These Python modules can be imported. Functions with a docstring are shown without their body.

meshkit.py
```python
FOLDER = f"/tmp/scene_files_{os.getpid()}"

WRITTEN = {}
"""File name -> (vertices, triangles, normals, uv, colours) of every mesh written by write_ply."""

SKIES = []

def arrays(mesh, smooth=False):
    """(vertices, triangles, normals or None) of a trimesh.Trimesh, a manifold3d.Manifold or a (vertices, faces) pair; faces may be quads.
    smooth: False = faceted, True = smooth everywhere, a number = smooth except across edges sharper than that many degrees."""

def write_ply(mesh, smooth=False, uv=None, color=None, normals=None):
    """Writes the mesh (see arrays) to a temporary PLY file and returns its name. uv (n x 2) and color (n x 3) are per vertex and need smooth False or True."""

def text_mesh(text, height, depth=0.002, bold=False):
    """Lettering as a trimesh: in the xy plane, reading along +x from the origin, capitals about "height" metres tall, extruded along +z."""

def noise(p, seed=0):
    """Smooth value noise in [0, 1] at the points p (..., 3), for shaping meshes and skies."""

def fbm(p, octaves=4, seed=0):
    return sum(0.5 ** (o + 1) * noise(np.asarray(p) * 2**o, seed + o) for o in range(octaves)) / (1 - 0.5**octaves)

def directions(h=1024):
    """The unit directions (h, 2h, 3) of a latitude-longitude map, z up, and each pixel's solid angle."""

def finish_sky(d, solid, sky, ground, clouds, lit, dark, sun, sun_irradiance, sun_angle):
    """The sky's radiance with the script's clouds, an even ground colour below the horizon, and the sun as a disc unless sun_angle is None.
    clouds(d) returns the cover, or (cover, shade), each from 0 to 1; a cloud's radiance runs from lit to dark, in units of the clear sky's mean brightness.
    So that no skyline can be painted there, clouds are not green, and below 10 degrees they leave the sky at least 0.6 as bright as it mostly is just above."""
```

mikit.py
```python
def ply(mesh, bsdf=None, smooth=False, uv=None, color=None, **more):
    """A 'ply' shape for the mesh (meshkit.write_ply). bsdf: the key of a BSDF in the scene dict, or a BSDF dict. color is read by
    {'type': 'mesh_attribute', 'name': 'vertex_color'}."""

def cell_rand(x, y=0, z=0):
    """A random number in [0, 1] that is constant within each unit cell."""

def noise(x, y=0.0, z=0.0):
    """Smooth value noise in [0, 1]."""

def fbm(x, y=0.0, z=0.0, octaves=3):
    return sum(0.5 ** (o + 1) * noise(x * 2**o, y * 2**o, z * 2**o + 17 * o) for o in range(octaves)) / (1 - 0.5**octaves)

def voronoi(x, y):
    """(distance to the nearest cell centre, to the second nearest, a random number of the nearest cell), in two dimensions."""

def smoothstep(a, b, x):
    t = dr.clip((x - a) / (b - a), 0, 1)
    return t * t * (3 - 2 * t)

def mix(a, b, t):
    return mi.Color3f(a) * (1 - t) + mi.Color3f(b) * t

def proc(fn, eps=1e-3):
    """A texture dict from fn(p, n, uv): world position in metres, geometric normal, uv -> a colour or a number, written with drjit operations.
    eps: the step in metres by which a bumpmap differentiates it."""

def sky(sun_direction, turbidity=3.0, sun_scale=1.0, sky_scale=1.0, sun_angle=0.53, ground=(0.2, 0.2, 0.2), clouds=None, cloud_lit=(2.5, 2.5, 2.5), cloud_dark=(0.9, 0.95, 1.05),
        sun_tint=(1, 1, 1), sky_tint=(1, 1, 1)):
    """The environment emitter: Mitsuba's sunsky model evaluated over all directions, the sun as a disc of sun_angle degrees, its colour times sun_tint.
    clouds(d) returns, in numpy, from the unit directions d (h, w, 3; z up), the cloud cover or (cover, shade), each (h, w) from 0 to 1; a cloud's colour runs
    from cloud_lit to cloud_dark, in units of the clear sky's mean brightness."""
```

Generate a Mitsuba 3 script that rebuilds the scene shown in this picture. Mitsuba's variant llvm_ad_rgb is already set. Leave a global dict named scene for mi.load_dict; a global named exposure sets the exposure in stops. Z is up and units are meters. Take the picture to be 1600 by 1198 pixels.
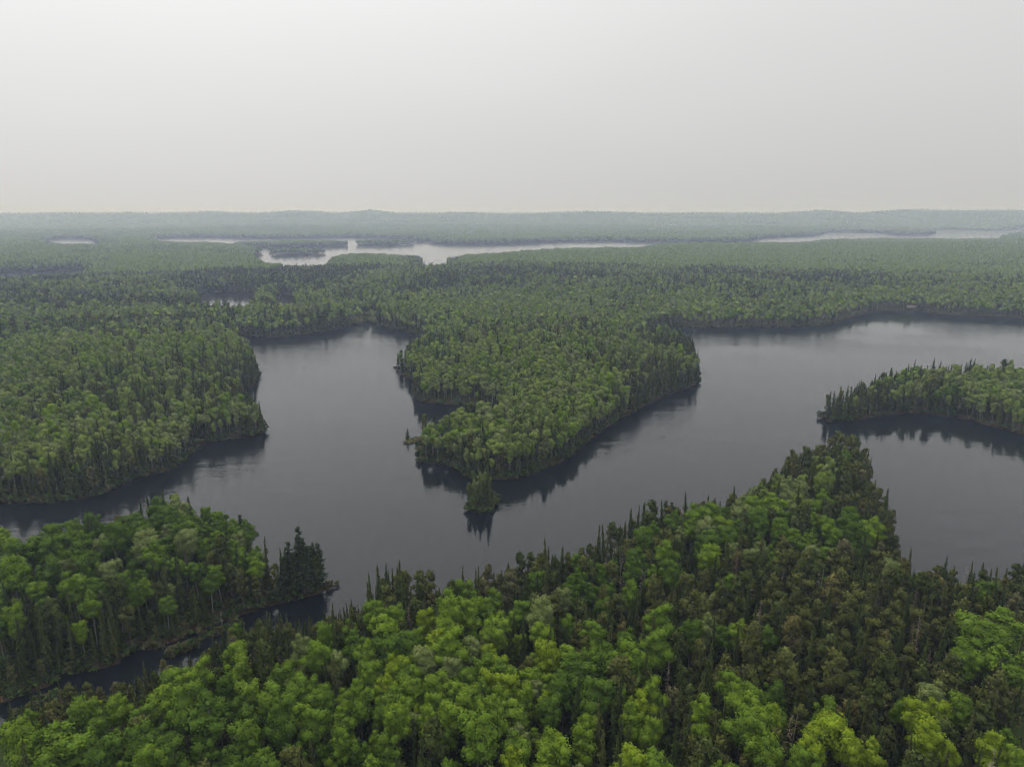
import math, numpy as np, mitsuba as mi, mikit, meshkit, shapely, trimesh
from scipy.spatial import cKDTree
from shapely.geometry import Polygon, box
T = mi.ScalarTransform4f
scene, labels = {}, {}

# ------------------------------------------------------------------ camera, sky, exposure
CAM_H, PITCH, FOCAL = 100.0, 14.15, 1067 / 800          # metres over the lake, degrees down, focal length / half width
FOV = 2 * math.degrees(math.atan(1 / FOCAL))
cp, sp = math.cos(math.radians(PITCH)), math.sin(math.radians(PITCH))
scene['camera'] = {'type': 'perspective', 'fov': FOV, 'fov_axis': 'x', 'near_clip': 1.0, 'far_clip': 60000.0,
                   'to_world': T().look_at(origin=[0, 0, CAM_H], target=[0, cp, CAM_H - sp], up=[0, 0, 1]),
                   'medium': {'type': 'ref', 'id': 'haze_air'}}
SUN = np.array([-0.345, 0.51, 0.788]); SUN /= np.linalg.norm(SUN)


def smoke(d):
    """An even sheet of smoky overcast, brighter around the veiled sun."""
    ang = np.degrees(np.arccos(np.clip(d @ SUN, -1, 1)))
    n = meshkit.fbm(d * np.array([3.0, 3.0, 9.0]) + 7.0, 3) - 0.5
    bright = 2.0 + 2.2 * np.clip(d[..., 2], 0, 1) + 2.0 * np.exp(-(ang / 40.0) ** 2) + 0.12 * n
    return np.ones(d.shape[:2]), np.clip(1 - (bright - 1.8) / 5.0, 0, 1)


scene['sky'] = mikit.sky(SUN.tolist(), turbidity=5, sun_scale=0.30, sun_tint=(1.0, 0.95, 0.86), sun_angle=26, clouds=smoke, cloud_lit=(6.8, 6.8, 6.8), cloud_dark=(1.8, 1.8, 1.79), ground=(0.06, 0.07, 0.05))
labels['sky'] = {'label': 'pale smoky overcast sky', 'kind': 'structure'}
exposure = 1.3
scene['haze_air'] = {'type': 'homogeneous', 'albedo': {'type': 'rgb', 'value': [0.97, 0.97, 0.97]}, 'sigma_t': {'type': 'rgb', 'value': [1.5e-4, 1.8e-4, 2.65e-4]}, 'phase': {'type': 'hg', 'g': 0.4}}

# ------------------------------------------------------------------ materials
def proc_rgb(fn, eps=1e-3): return mikit.proc(fn, eps)


def floor_colour(p, n, uv):
    a = mikit.fbm(p.x * 0.05, p.y * 0.05, 0.0, 3)
    b = mikit.fbm(p.x * 0.7, p.y * 0.7, 3.0, 3)
    c = mikit.mix([0.028, 0.044, 0.015], [0.060, 0.080, 0.026], a)
    c = mikit.mix(c, [0.055, 0.042, 0.028], mikit.smoothstep(0.45, 0.7, b))
    mud = mikit.mix([0.026, 0.018, 0.012], [0.060, 0.044, 0.030], b)
    return mikit.mix(mud, c, mikit.smoothstep(0.25, 0.8, p.z + 0.5 * (b - 0.5)))


def ripple(p, n, uv):
    w = mikit.fbm(p.x * 0.012, p.y * 0.02, 5.0, 2)
    a = 1.0 * mikit.noise(p.x * 0.16 + p.y * 0.05, p.y * 0.42, 4.0) + mikit.noise(p.x * 0.55 + p.y * 0.1, p.y * 1.15, 1.0) + 0.5 * mikit.noise(p.x * 1.3 - p.y * 0.5, p.y * 2.6, 2.0)
    a = a + 2.2 * mikit.noise(p.x * 0.07 - p.y * 0.02, p.y * 0.21, 8.0) + 0.3 * mikit.noise(p.x * 2.2 + p.y * 0.7, p.y * 4.6, 6.0)
    return a * (0.25 + 1.3 * mikit.smoothstep(0.3, 0.7, w))


scene['leaf_material'] = {'type': 'twosided', 'b': {'type': 'diffuse', 'reflectance': {'type': 'mesh_attribute', 'name': 'vertex_color'}}}
scene['ground_material'] = {'type': 'twosided', 'b': {'type': 'diffuse', 'reflectance': proc_rgb(floor_colour)}}
scene['water_material'] = {'type': 'twosided', 'b': {'type': 'bumpmap', 'scale': 0.034, 'arbitrary': proc_rgb(ripple, 0.05),
    'nested': {'type': 'principled', 'base_color': {'type': 'rgb', 'value': [0.006, 0.009, 0.012]}, 'roughness': 0.06, 'eta': 1.38}}}

scene['still_water_material'] = {'type': 'twosided', 'b': {'type': 'principled', 'base_color': {'type': 'rgb', 'value': [0.006, 0.006, 0.007]}, 'roughness': 0.10, 'eta': 1.45}}

# ------------------------------------------------------------------ the shores, in metres (x right, y away from the drone's foot point)
MAIN = [(-245.5,220.4),(-179.7,222),(-164.3,224.2),(-154,225.9),(-150.3,229.2),(-147.8,235.1),(-146.3,243.1),(-142.5,247.6),(-139,252.9),(-135.1,254.3),(-134.8,262.8),(-136.4,270.3),(-134.6,275.8),(-138.2,280.7),(-142.8,284),(-133.2,286.6),(-126.8,291.8),(-120.9,295.4),(-117.5,298.1),(-115.3,301.8),(-117.3,307.6),(-126.5,322.9),(-137.1,340.9),(-149.7,363.4),(-156,375.8),(-153.4,381.5),(-154.7,398.2),(-157.9,414.6),(-162.9,428.7),(-178.8,461.8),(-195.9,495.3),(-207.2,515.2),(-218.6,539.4),(-226.5,559.7),(-219.4,553.8),(-208.3,547.9),(-188.5,550.8),(-172.8,559.7),(-160.1,572.1),(-151.6,588.2),(-147.2,605.2),(-145.7,615.9),(-132.6,623.3),(-121.2,615.9),(-111.6,598.3),(-99.8,584.9),(-86.8,572.1),(-77.5,562.8),(-60.1,495),(-68.4,487),(-71.1,466.8),(-71.8,437.3),(-76.9,439.9),(-71.1,421.6),(-63,407.9),(-57.2,399.8),(-57.5,386),(-55.9,368.8),(-52.4,359.5),(-45.2,351.8),(-32.4,350.6),(-23.7,348.1),(-15.1,344.4),(-9.3,339.7),(-4.9,335),(-8.3,303.9),(-17.8,303.9),(-29.1,297.8),(-31.6,292.9),(-33.3,282.6),(-39.7,296.3),(-46.2,292.7),(-49.7,289.1),(-48.4,286.6),(-44.2,288.3),(-39.2,287.4),(-39.9,277.4),(-38.8,265),(-36.1,262.8),(-29.9,260.6),(-25.1,259.9),(-20.7,252.9),(-16,246.3),(-12.3,245),(-6.1,244.3),(0,245),(2.5,246.3),(9.3,250.2),(18.7,260.6),(23.1,267.3),(36.6,297.2),(45.9,311.5),(60.2,332.8),(72.4,350.6),(86.2,370.2),(102,383),(110.3,392),(115.8,411.3),(122.5,438),(118.8,431.2),(124.3,452.3),(129.9,480.4),(129.8,506.5),(122.8,517.7),(109.2,523.5),(112.7,594.9),(136,598.3),(158.7,598.3),(226.7,598.3),(264.9,601.8),(302.3,627),(336.4,666.8),(367.8,697.6),(385.9,706.9),(412.5,706.9),(420.4,697.6),(432.9,675.3),(459,666.8),(494,654.3),(576.3,642.3),(766.1,623.3),(470.6,376.7),(298.1,388.4),(286.8,393.6),(268.3,388.4),(254.5,390.1),(233.8,386.7),(219,379.9),(206.6,370.3),(178.7,342.5),(168.9,337.1),(154.5,328.3),(154.1,320.8),(158.9,317.6),(171.4,320.8),(185.3,329.4),(195.8,333.9),(212.1,333.9),(221,327.2),(228.1,318.7),(232.2,306.6),(235.7,299),(250.9,281.5),(291.5,221.5),(203.5,150.8),(159.4,154),(132.8,161.3),(126.7,158.5),(120.5,156.5),(114.8,156.5),(110.4,159.9),(105.5,159.9),(102.4,158.9),(105.2,167.7),(113.2,185.1),(120.3,204.5),(127.9,224.6),(136.8,245),(141.9,264),(139.1,267.4),(123.6,259),(116.4,251.1),(109.6,249.5),(93.6,229.8),(85.7,217.3),(72.4,206.1),(59.8,197.8),(51.1,194.8),(38.8,192),(32.5,188.7),(29.6,182.1),(24.2,175.8),(20.2,171.9),(13.8,168.1),(6.8,165.9),(0,160.9),(-4.9,159.9),(-9.5,152.7),(-15.8,152.1),(-20.3,150.8),(-26,157.2),(-33,159.9),(-34.5,154.9),(-35.1,154.3),(-37.5,149.3),(-42.4,150.1),(-47,144.2),(-56,147.1),(-62.3,140.9),(-67.3,140.4),(-67.9,131.4),(-70.1,127.1),(-78.4,127.1),(-81.6,120.7),(-91,123),(-95.8,118.2),(-100.9,114.6),(-114.7,108.7),(-125.2,101)]
POINT = [(-138.3,113.2),(-110.3,126.5),(-105.1,129),(-100,132),(-93.6,133.3),(-89.1,135.5),(-89.6,143.4),(-83.6,145.2),(-78.6,147.8),(-74.8,149.9),(-72.5,152.1),(-67.5,156.1),(-62.2,159.9),(-56.3,162.4),(-51.9,165.2),(-49.2,168.1),(-48.1,168.4),(-49.3,169.3),(-50.4,169.4),(-56.5,171.5),(-61.1,164.5),(-64.9,166.1),(-72.1,177.5),(-79,181.6),(-88.4,192.4),(-96.7,195.8),(-106.1,198.8),(-111,192.9),(-118.1,188.3),(-125,183.8),(-132,180.4),(-136,175.4),(-140.3,171.5),(-178.6,157.2)]
ISLET = [(-16,219.9),(-14.3,216.8),(-10.9,215.7),(-7.5,218.8),(-6.1,223.7),(-6.4,228.1),(-8.8,229.8),(-12,228.1),(-14.7,224.2)]
FAR = [(-1384,2709),(-1273,2777),(-1132,2743),(-982,2677),(-825,2645),(-755,2743),(-637,2777),(-442,2677),(-352,2554),(-303,2442),(-248,2244),(-202,2200),(-101,2200),(0,2244),(154,2389),(359,2442),(434,2364),(602,2339),(773,2339),(891,2554),(1006,2743),(1177,2885),(1352,3042),(1555,3467),(1708,3521),(1774,3312),(1696,3127),(1756,3042),(1903,3171),(2107,3467),(2252,3758),(2348,3957),(2454,3888),(2468,3696),(2528,3635),(2772,3957),(3056,4178),(3919,4514),(2694,3099),(2200,3004),(2069,2915),(1773,2538),(1704,2414),(1604,2300),(1477,2300),(1296,2356),(1034,2300),(908,2103),(808,1975),(726,1975),(672,1975),(472,1975),(360,1862),(318,1730),(255,1730),(156,1700),(76,1642),(0,1538),(-28,1491),(-80,1446),(-120,1365),(-143,1404),(-210,1425),(-320,1446),(-360,1446),(-358,1365),(-327,1226),(-311,1139),(-352,1153),(-389,1167),(-421,1196),(-495,1346),(-542,1468),(-621,1700),(-677,1827),(-817,1975),(-926,2016),(-1030,2058),(-1149,2247)]
POND_A = [(-396.3,868.3),(-372.4,875.4),(-341.1,868.3),(-317.3,847.7),(-302.6,803.1),(-246.4,644),(-285.9,648.8),(-311.6,679)]
POND_B = [(-293.5,847.7),(-271.3,847.7),(-257.4,803.1),(-206.9,648.8),(-224.3,653.6)]
POND_C = [(-197,1478),(-140,1468),(-127,1376),(-113,1155),(-150,1155)]
STRIP = [(-905,1133),(-821,1195),(-772,1243),(-759,1222),(-621,998),(-654,952),(-730,913)]
FAR_C = [(-1751,2614),(-1584,2677),(-1125,1898),(-1239,1859)]
MARSH_A = [(-532.1,762.9),(-519.3,779.6),(-468.1,779.6),(-422.9,791.2),(-403.7,779.6),(-389.9,752.1),(-446.9,731.3),(-507.4,726.3)]
MARSH_B = [(-155.3,658.4),(-147.1,666.8),(-131.7,664.6),(-123.9,646.3),(-122.2,621.4),(-133.7,628.9),(-146.1,623.3),(-154.1,642.3)]
MIX = [[-74,102,.8,.5],[-88,107,.2,.7],[-68,113,.3,.6],[-70,105,.5,.5],[-52,113,.85,.3],[-59,108,.9,.3],[-40,102,.95,.3],[-24,110,.95,.3],[-6,110,.92,.4],[-35,132,.65,.5],[-50,133,.15,.7],[-50,123,.15,.6],[-61,128,.1,.6],[-28,148,.4,.6],[-33,160,.05,.3],[-35,139,.2,.7],[-17,152,.25,.7],[-14,134,.88,.5],[7,130,.85,.5],[12,148,.8,.5],[0,156,.4,.6],[21,134,.4,.7],[26,121,.8,.6],[12,112,.85,.6],[40,125,.5,.7],[48,141,.08,.9],[32,155,.45,.7],[36,178,.45,.6],[18,170,.25,.6],[56,182,.7,.6],[71,199,.75,.6],[87,223,.2,.5],[107,239,.2,.6],[129,261,.08,.6],[110,215,.12,.7],[90,212,.75,.6],[90,176,.7,.7],[79,174,.6,.7],[101,166,.1,.8],[118,209,.03,.7],[112,186,.03,.8],[103,155,.8,.8],[120,153,.04,.8],[72,153,.06,.9],[58,137,.05,.95],[69,130,.03,.95],[91,132,.04,.95],[74,117,.03,.9],[90,119,.05,.8],[93,110,.05,.5],[55,112,.04,.8],[40,102,.4,.6],[27,100,.2,.5],[55,97,.4,.5],[73,100,.5,.6],[85,97,.1,.6],[33,112,.3,.6],[48,121,.05,.8],[-120,166,.92,.3],[-102,182,.92,.3],[-95,199,.5,.1],[-88,170,.92,.3],[-71,174,.75,.2],[-53,160,.0,.0],[-60,156,.3,.1],[-77,148,.6,.3],[-105,142,.55,.3],[-104,130,.25,.3],[-85,133,.3,.3],[-67,148,.6,.2],[-48,155,.0,.0],[-225,307,.9,.4],[-172,356,.92,.4],[-133,302,.75,.3],[-136,239,.55,.3],[-158,226,.5,.3],[-178,239,.8,.3],[-282,421,.7,.4],[-243,464,.6,.3],[-150,370,.6,.1],[-208,464,.7,.2],[-409,578,.6,.4],[-328,578,.5,.4],[-131,329,.4,.1],[0,421,.88,.5],[-21,261,.92,.4],[105,442,.0,.3],[102,386,.4,.3],[57,370,.55,.9],[81,421,.7,.5],[-34,356,.85,.3],[15,296,.88,.5],[45,307,.8,.4],[-61,421,.8,.2],[0,226,.8,.2],[-24,243,.7,.2],[-14,370,.85,.4],[215,342,.6,.5],[150,307,.5,.6],[214,370,.5,.2],[225,307,.6,.4],[165,307,.5,.5],[128,682,.75,.4],[309,828,.85,.4],[398,707,.88,.3],[261,616,.85,.4],[93,999,.5,.4],[-93,999,.5,.4],[-203,616,.75,.2],[-143,561,.4,.1],[-506,906,.4,.5],[-155,828,.4,.4],[371,1339,.3,.3],[722,1112,.4,.4],[-309,658,.4,.4],[-265,1436,.1,.2],[497,707,.88,.3],[169,906,.6,.4],[663,1436,.3,.3],[-994,1436,.5,.3],[-663,1436,.5,.3],[-371,999,.2,.3],[-58,616,.75,.3],[29,616,.7,.3],[464,999,.45,.5],[0,1436,.25,.2]]     # x, y, share of broadleaf trees, share of olive pines among the conifers
BIG = [[95.7,124.3,5.0,1],[103.8,125.4,5.4,1],[94.1,115.2,4.4,1],[97.8,114.2,3.7,1],[88.5,116.1,3.1,1],[53.0,97.0,4.3,3],[48.8,93.5,2.6,3],[54.6,93.5,2.9,3],[19.4,107.1,2.0,2],[21.4,101.8,2.9,2],[26.1,107.6,2.8,2],[23.0,98.5,2.2,2],[33.5,103.0,2.6,2],[32.2,98.2,1.9,2],[41.4,104.6,3.3,2],[43.2,100.0,3.3,2],[40.3,94.9,2.7,2],[45.1,100.7,2.5,3],[58.6,92.2,2.5,3],[68.5,102.7,1.9,1],[69.9,99.2,3.0,3],[74.6,101.5,2.8,3],[69.0,94.9,3.3,3],[71.6,92.2,1.8,3],[78.7,93.5,3.3,3],[80.8,92.1,2.3,2],[48.0,127.0,2.8,2],[12.9,113.3,4.6,0],[18.2,116.1,3.8,0],[9.5,108.8,3.6,0],[15.1,106.3,4.1,0],[6.9,104.6,2.9,0],[-73.8,94.9,5.0,1],[-78.4,97.0,2.7,1],[-62.5,105.5,4.1,2],[-61.0,109.7,3.0,2],[-60.6,114.2,2.8,2],[-53.6,115.2,3.4,2],[-49.0,109.7,3.6,2],[-56.6,121.2,2.9,2],[-35.0,106.3,2.9,1],[-39.2,108.8,3.3,1],[-29.5,105.5,2.5,1],[-29.2,101.5,2.9,1],[-41.5,101.5,2.8,1],[-44.3,98.5,3.0,1],[-22.7,103.0,2.6,1],[-13.2,109.7,3.6,2],[-19.7,113.3,2.7,1],[-17.1,117.1,3.2,4],[-12.5,115.2,2.8,4],[-8.1,104.6,3.5,2],[-11.2,101.5,3.4,2],[-2.3,106.3,2.8,2],[-1.2,113.3,3.4,1],[-6.2,115.2,3.1,1],[-26.0,121.2,4.6,0],[-31.7,123.3,3.3,0],[-21.1,123.3,3.3,0],[-38.5,119.1,3.5,1],[-43.5,123.3,2.6,4],[59.2,175.5,4.3,2],[79.1,190.4,4.8,2],[51.0,159.2,3.6,2],[39.9,160.9,3.5,1],[100.5,175.5,4.3,2],[88.8,173.6,3.2,1],[72.5,188.1,4.3,1],[54.2,183.8,4.2,1]]     # x, y, crown radius, tone of single big aspens


def organic(pts, amp, step, seed):
    """The outline rounded (Chaikin) and roughened by noise, in metres."""
    p = np.array(pts, float)
    for _ in range(2):
        q = np.roll(p, -1, 0)
        p = np.stack([0.75 * p + 0.25 * q, 0.25 * p + 0.75 * q], 1).reshape(-1, 2)
    ring = shapely.segmentize(Polygon(p).exterior, step)
    p = np.array(ring.coords)[:-1]
    n = np.stack([meshkit.fbm(np.c_[p / (step * 4), np.full(len(p), 3.0 + k)], 3, seed + k) - 0.5 for k in (0, 9)], 1)
    return Polygon(p + n * 2 * amp).buffer(0)


water = organic(MAIN, 1.6, 3.0, 1).difference(organic(POINT, 0.9, 2.5, 2)).difference(organic(ISLET, 0.4, 1.0, 3))
bars = []                                                # low bars of mud and brown sedge in the creek
for x, y, a, w in ((-106, 125.5, 8, 1.7), (-82.8, 143.6, 5.5, 1.4), (-71.5, 147.8, 5, 1.2), (-99, 121.5, 4, 1.0), (-77, 140, 3.5, 0.9)):
    t = np.linspace(0, 2 * np.pi, 20, endpoint=False)
    bars.append(organic(np.c_[x + a * np.cos(t) * 0.8 - w * np.sin(t) * 0.6, y + a * np.cos(t) * 0.6 + w * np.sin(t) * 0.8], 0.5, 0.8, int(-x)))
water = water.difference(shapely.union_all(bars))
isles = []
for x, y, a, b, r in ((-518, 1680, 62, 28, 0.25), (-622, 2075, 132, 60, 0.2), (-407, 2163, 74, 42, 0.2), (-329, 2193, 22, 12, 0), (-645, 1722, 26, 28, 0), (-752, 2050, 64, 62, 0), (-624, 1805, 9, 5, 0), (-315, 2363, 24, 14, 0)):
    t = np.linspace(0, 2 * np.pi, 24, endpoint=False)
    isles.append(organic(np.c_[x + a * np.cos(t), y + b * np.sin(t) + r * a * np.cos(t)], 4, 10, int(x)))
far_water = organic(FAR, 9, 20, 4).difference(shapely.union_all(isles))
others = [organic(q, 3, 12, 20 + k) for k, q in enumerate((POND_A, POND_B, POND_C, STRIP))] + [organic(q, 30, 100, 40 + k) for k, q in enumerate((FAR_C,))]
wet = shapely.union_all([water, far_water, *others])
marsh = shapely.union_all([organic(MARSH_A, 4, 8, 60), organic(MARSH_B, 4.5, 6, 61)])
shapely.prepare(wet); shapely.prepare(marsh)
edge = np.vstack([np.array(shapely.segmentize(g, s).coords) for w, s in ((water, 0.7), (far_water, 4), *((o, 3 if k < 4 else 25) for k, o in enumerate(others)))
                  for poly in getattr(w, 'geoms', [w]) for g in (poly.exterior, *poly.interiors)])
edge_tree = cKDTree(edge)
RIDGE_U = np.array([(-400, 60), (-200, 60), (30, 57), (90, 58), (150, 57), (215, 60), (245, 58), (290, 64), (330, 72), (400, 60), (470, 79), (530, 60), (580, 83), (625, 60), (650, 56), (690, 60), (750, 57), (830, 59), (860, 62), (920, 70), (980, 58), (1030, 58), (1100, 61), (1190, 57), (1220, 62), (1290, 80), (1340, 60), (1410, 84), (1500, 82), (1600, 76), (1900, 70)], float)
RIDGE_U[:, 1] += 15 * (RIDGE_U[:, 1] > 30); RIDGE_U[:, 0] = (RIDGE_U[:, 0] - 800) * 4.84             # a ridge line at y = 5300 m: x, height


def shore(x, y):
    """Distance to the nearest waterline, negative in the water."""
    d = edge_tree.query(np.c_[x, y])[0]
    return np.where(shapely.contains_xy(wet, x, y), -d, d)


def relief(x, y, sd):
    r = np.hypot(x, y)
    p = np.stack([x / 260, y / 260, 0 * x], -1)
    hill = 11 * (meshkit.fbm(p, 3, 5) - 0.42) * (1 - np.exp(-np.maximum(sd, 0) / 90))
    hill += 6 * (meshkit.fbm(np.stack([x / 75, y / 75, 0 * x + 3], -1), 2, 6) - 0.42) * (1 - np.exp(-np.maximum(sd, 0) / 45))
    hill += 9 * np.exp(-((x - 20) / 75) ** 2 - ((y - 390) / 110) ** 2) * (1 - np.exp(-np.maximum(sd, 0) / 30)) + 7 * np.exp(-((x + 230) / 90) ** 2 - ((y - 400) / 120) ** 2) * (1 - np.exp(-np.maximum(sd, 0) / 30))
    far = np.interp(x, *RIDGE_U.T) * np.exp(-((y - 5300) / 620) ** 2) * (0.92 + 0.16 * meshkit.fbm(p / 4, 2, 8))
    far += 42 * np.clip(meshkit.fbm(np.stack([x / 1300, y / 700, 0 * x], -1), 2, 11) - 0.36, 0, 1) * np.clip((y - 2500) / 800, 0, 1) * np.exp(-((y - 3500) / 700) ** 2) * (1 - np.exp(-np.maximum(sd, 0) / 250))
    far += 22 * np.clip((r - 8500) / 7500, 0, 1) ** 1.5 * (0.6 + 0.8 * meshkit.fbm(np.stack([x / 2600, y / 2600, 0 * x], -1), 2, 13))
    rough = 0.35 * (meshkit.noise(np.stack([x / 3, y / 3, 0 * x], -1), 2) - 0.5) * np.clip(sd / 3, 0, 1)
    land = 0.15 + 1.3 * (1 - np.exp(-np.maximum(sd, 0) / 5)) + np.maximum(hill, -0.8) + far + rough
    m = shapely.contains_xy(marsh, x, y)
    land = np.where(m, 0.25 + 0 * land, land)
    return np.where(sd < 0, -0.25 - 0.22 * np.minimum(-sd, 14), land)


# ------------------------------------------------------------------ ground and water
rr = np.r_[0.0, 25 * np.exp(np.arange(0, math.log(19000 / 25), 0.0075))]
aa = np.r_[np.arange(-50, 50, 0.42), np.arange(50, 310, 5.0)] * math.pi / 180
R, A = np.meshgrid(rr, aa, indexing='ij')
X, Y = (R * np.sin(A)).ravel(), (R * np.cos(A)).ravel()
Z = relief(X, Y, shore(X, Y))
i, j = np.meshgrid(np.arange(len(rr) - 1), np.arange(len(aa)), indexing='ij')
k = (j + 1) % len(aa)
quad = np.stack([i * len(aa) + j, i * len(aa) + k, (i + 1) * len(aa) + k, (i + 1) * len(aa) + j], -1).reshape(-1, 4)
scene['ground'] = mikit.ply((np.c_[X, Y, Z], quad[:, ::-1]), 'ground_material', smooth=True)
labels['ground'] = {'label': 'low forested land with dark muddy banks along the lakes', 'kind': 'structure'}


def sheet(name, x0, x1, y0, y1, label, material='still_water_material'):
    v = np.array([[x0, y0, 0], [x1, y0, 0], [x1, y1, 0], [x0, y1, 0]], float)
    scene[name] = mikit.ply((v, np.array([[0, 1, 2], [0, 2, 3]])), material)
    labels[name] = {'label': label, 'kind': 'structure'}


sheet('lake', -430, 2000, 60, 720, 'calm dark grey lake winding between the forested shores', 'water_material')
sheet('far_lake', -1800, 4300, 1130, 4560, 'pale lake with islands before the distant hills')
sheet('pond', -430, -190, 720, 900, 'small pale pond among the trees beyond the lake')
sheet('creek_pond', -930, -590, 900, 1130, 'narrow strip of pale water in the far left forest')


def height(x, y):
    x, y = np.atleast_1d(np.asarray(x, float)), np.atleast_1d(np.asarray(y, float))
    return relief(x, y, shore(x, y))


# ------------------------------------------------------------------ trees: a part is (vertices, triangles, normals, colours)
def unit(v): return v / np.maximum(np.linalg.norm(v, axis=-1, keepdims=True), 1e-9)


def join(parts):
    at, out = 0, [[], [], [], []]
    for v, f, n, c in parts:
        out[0].append(v); out[1].append(f + at); out[2].append(n); out[3].append(c); at += len(v)
    return tuple(np.vstack(o) for o in out)


def leaves(rng, pos, out, size, colour, stretch=1.0, along=None, quads=True, lean=0.6):
    """Leaf sprays at pos facing roughly along out; with along, blades that point that way."""
    n = len(pos)
    face = unit(out + lean * rng.normal(size=(n, 3)))
    t = rng.normal(size=(n, 3)) if along is None else along + 0.25 * rng.normal(size=(n, 3))
    t = unit(t - face * (t * face).sum(1, keepdims=True)); b = np.cross(face, t)
    s = size * rng.uniform(0.65, 1.3, (n, 1))
    if quads:
        v = np.stack([pos - t * s * stretch, pos - b * s * 0.75 + t * s * 0.1, pos + t * s * stretch + face * s * 0.15, pos + b * s * 0.75 - t * s * 0.1], 1)
        f = (np.arange(n) * 4)[:, None, None] + np.array([[0, 1, 2], [0, 2, 3]])[None]
        m = 4
    else:
        v = np.stack([pos - t * s * 0.8 * stretch - b * s * 0.75, pos - t * s * 0.5 * stretch + b * s * 0.8, pos + t * s * 1.1 * stretch], 1)
        f = (np.arange(n) * 3)[:, None] + np.arange(3)[None]
        m = 3
    nn = unit(0.7 * out + 0.4 * face * np.sign((face * out).sum(1, keepdims=True) + 1e-9))
    return v.reshape(-1, 3), f.reshape(-1, 3), np.repeat(nn, m, 0), np.repeat(np.clip(colour, 0.004, 0.9), m, 0)


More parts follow.
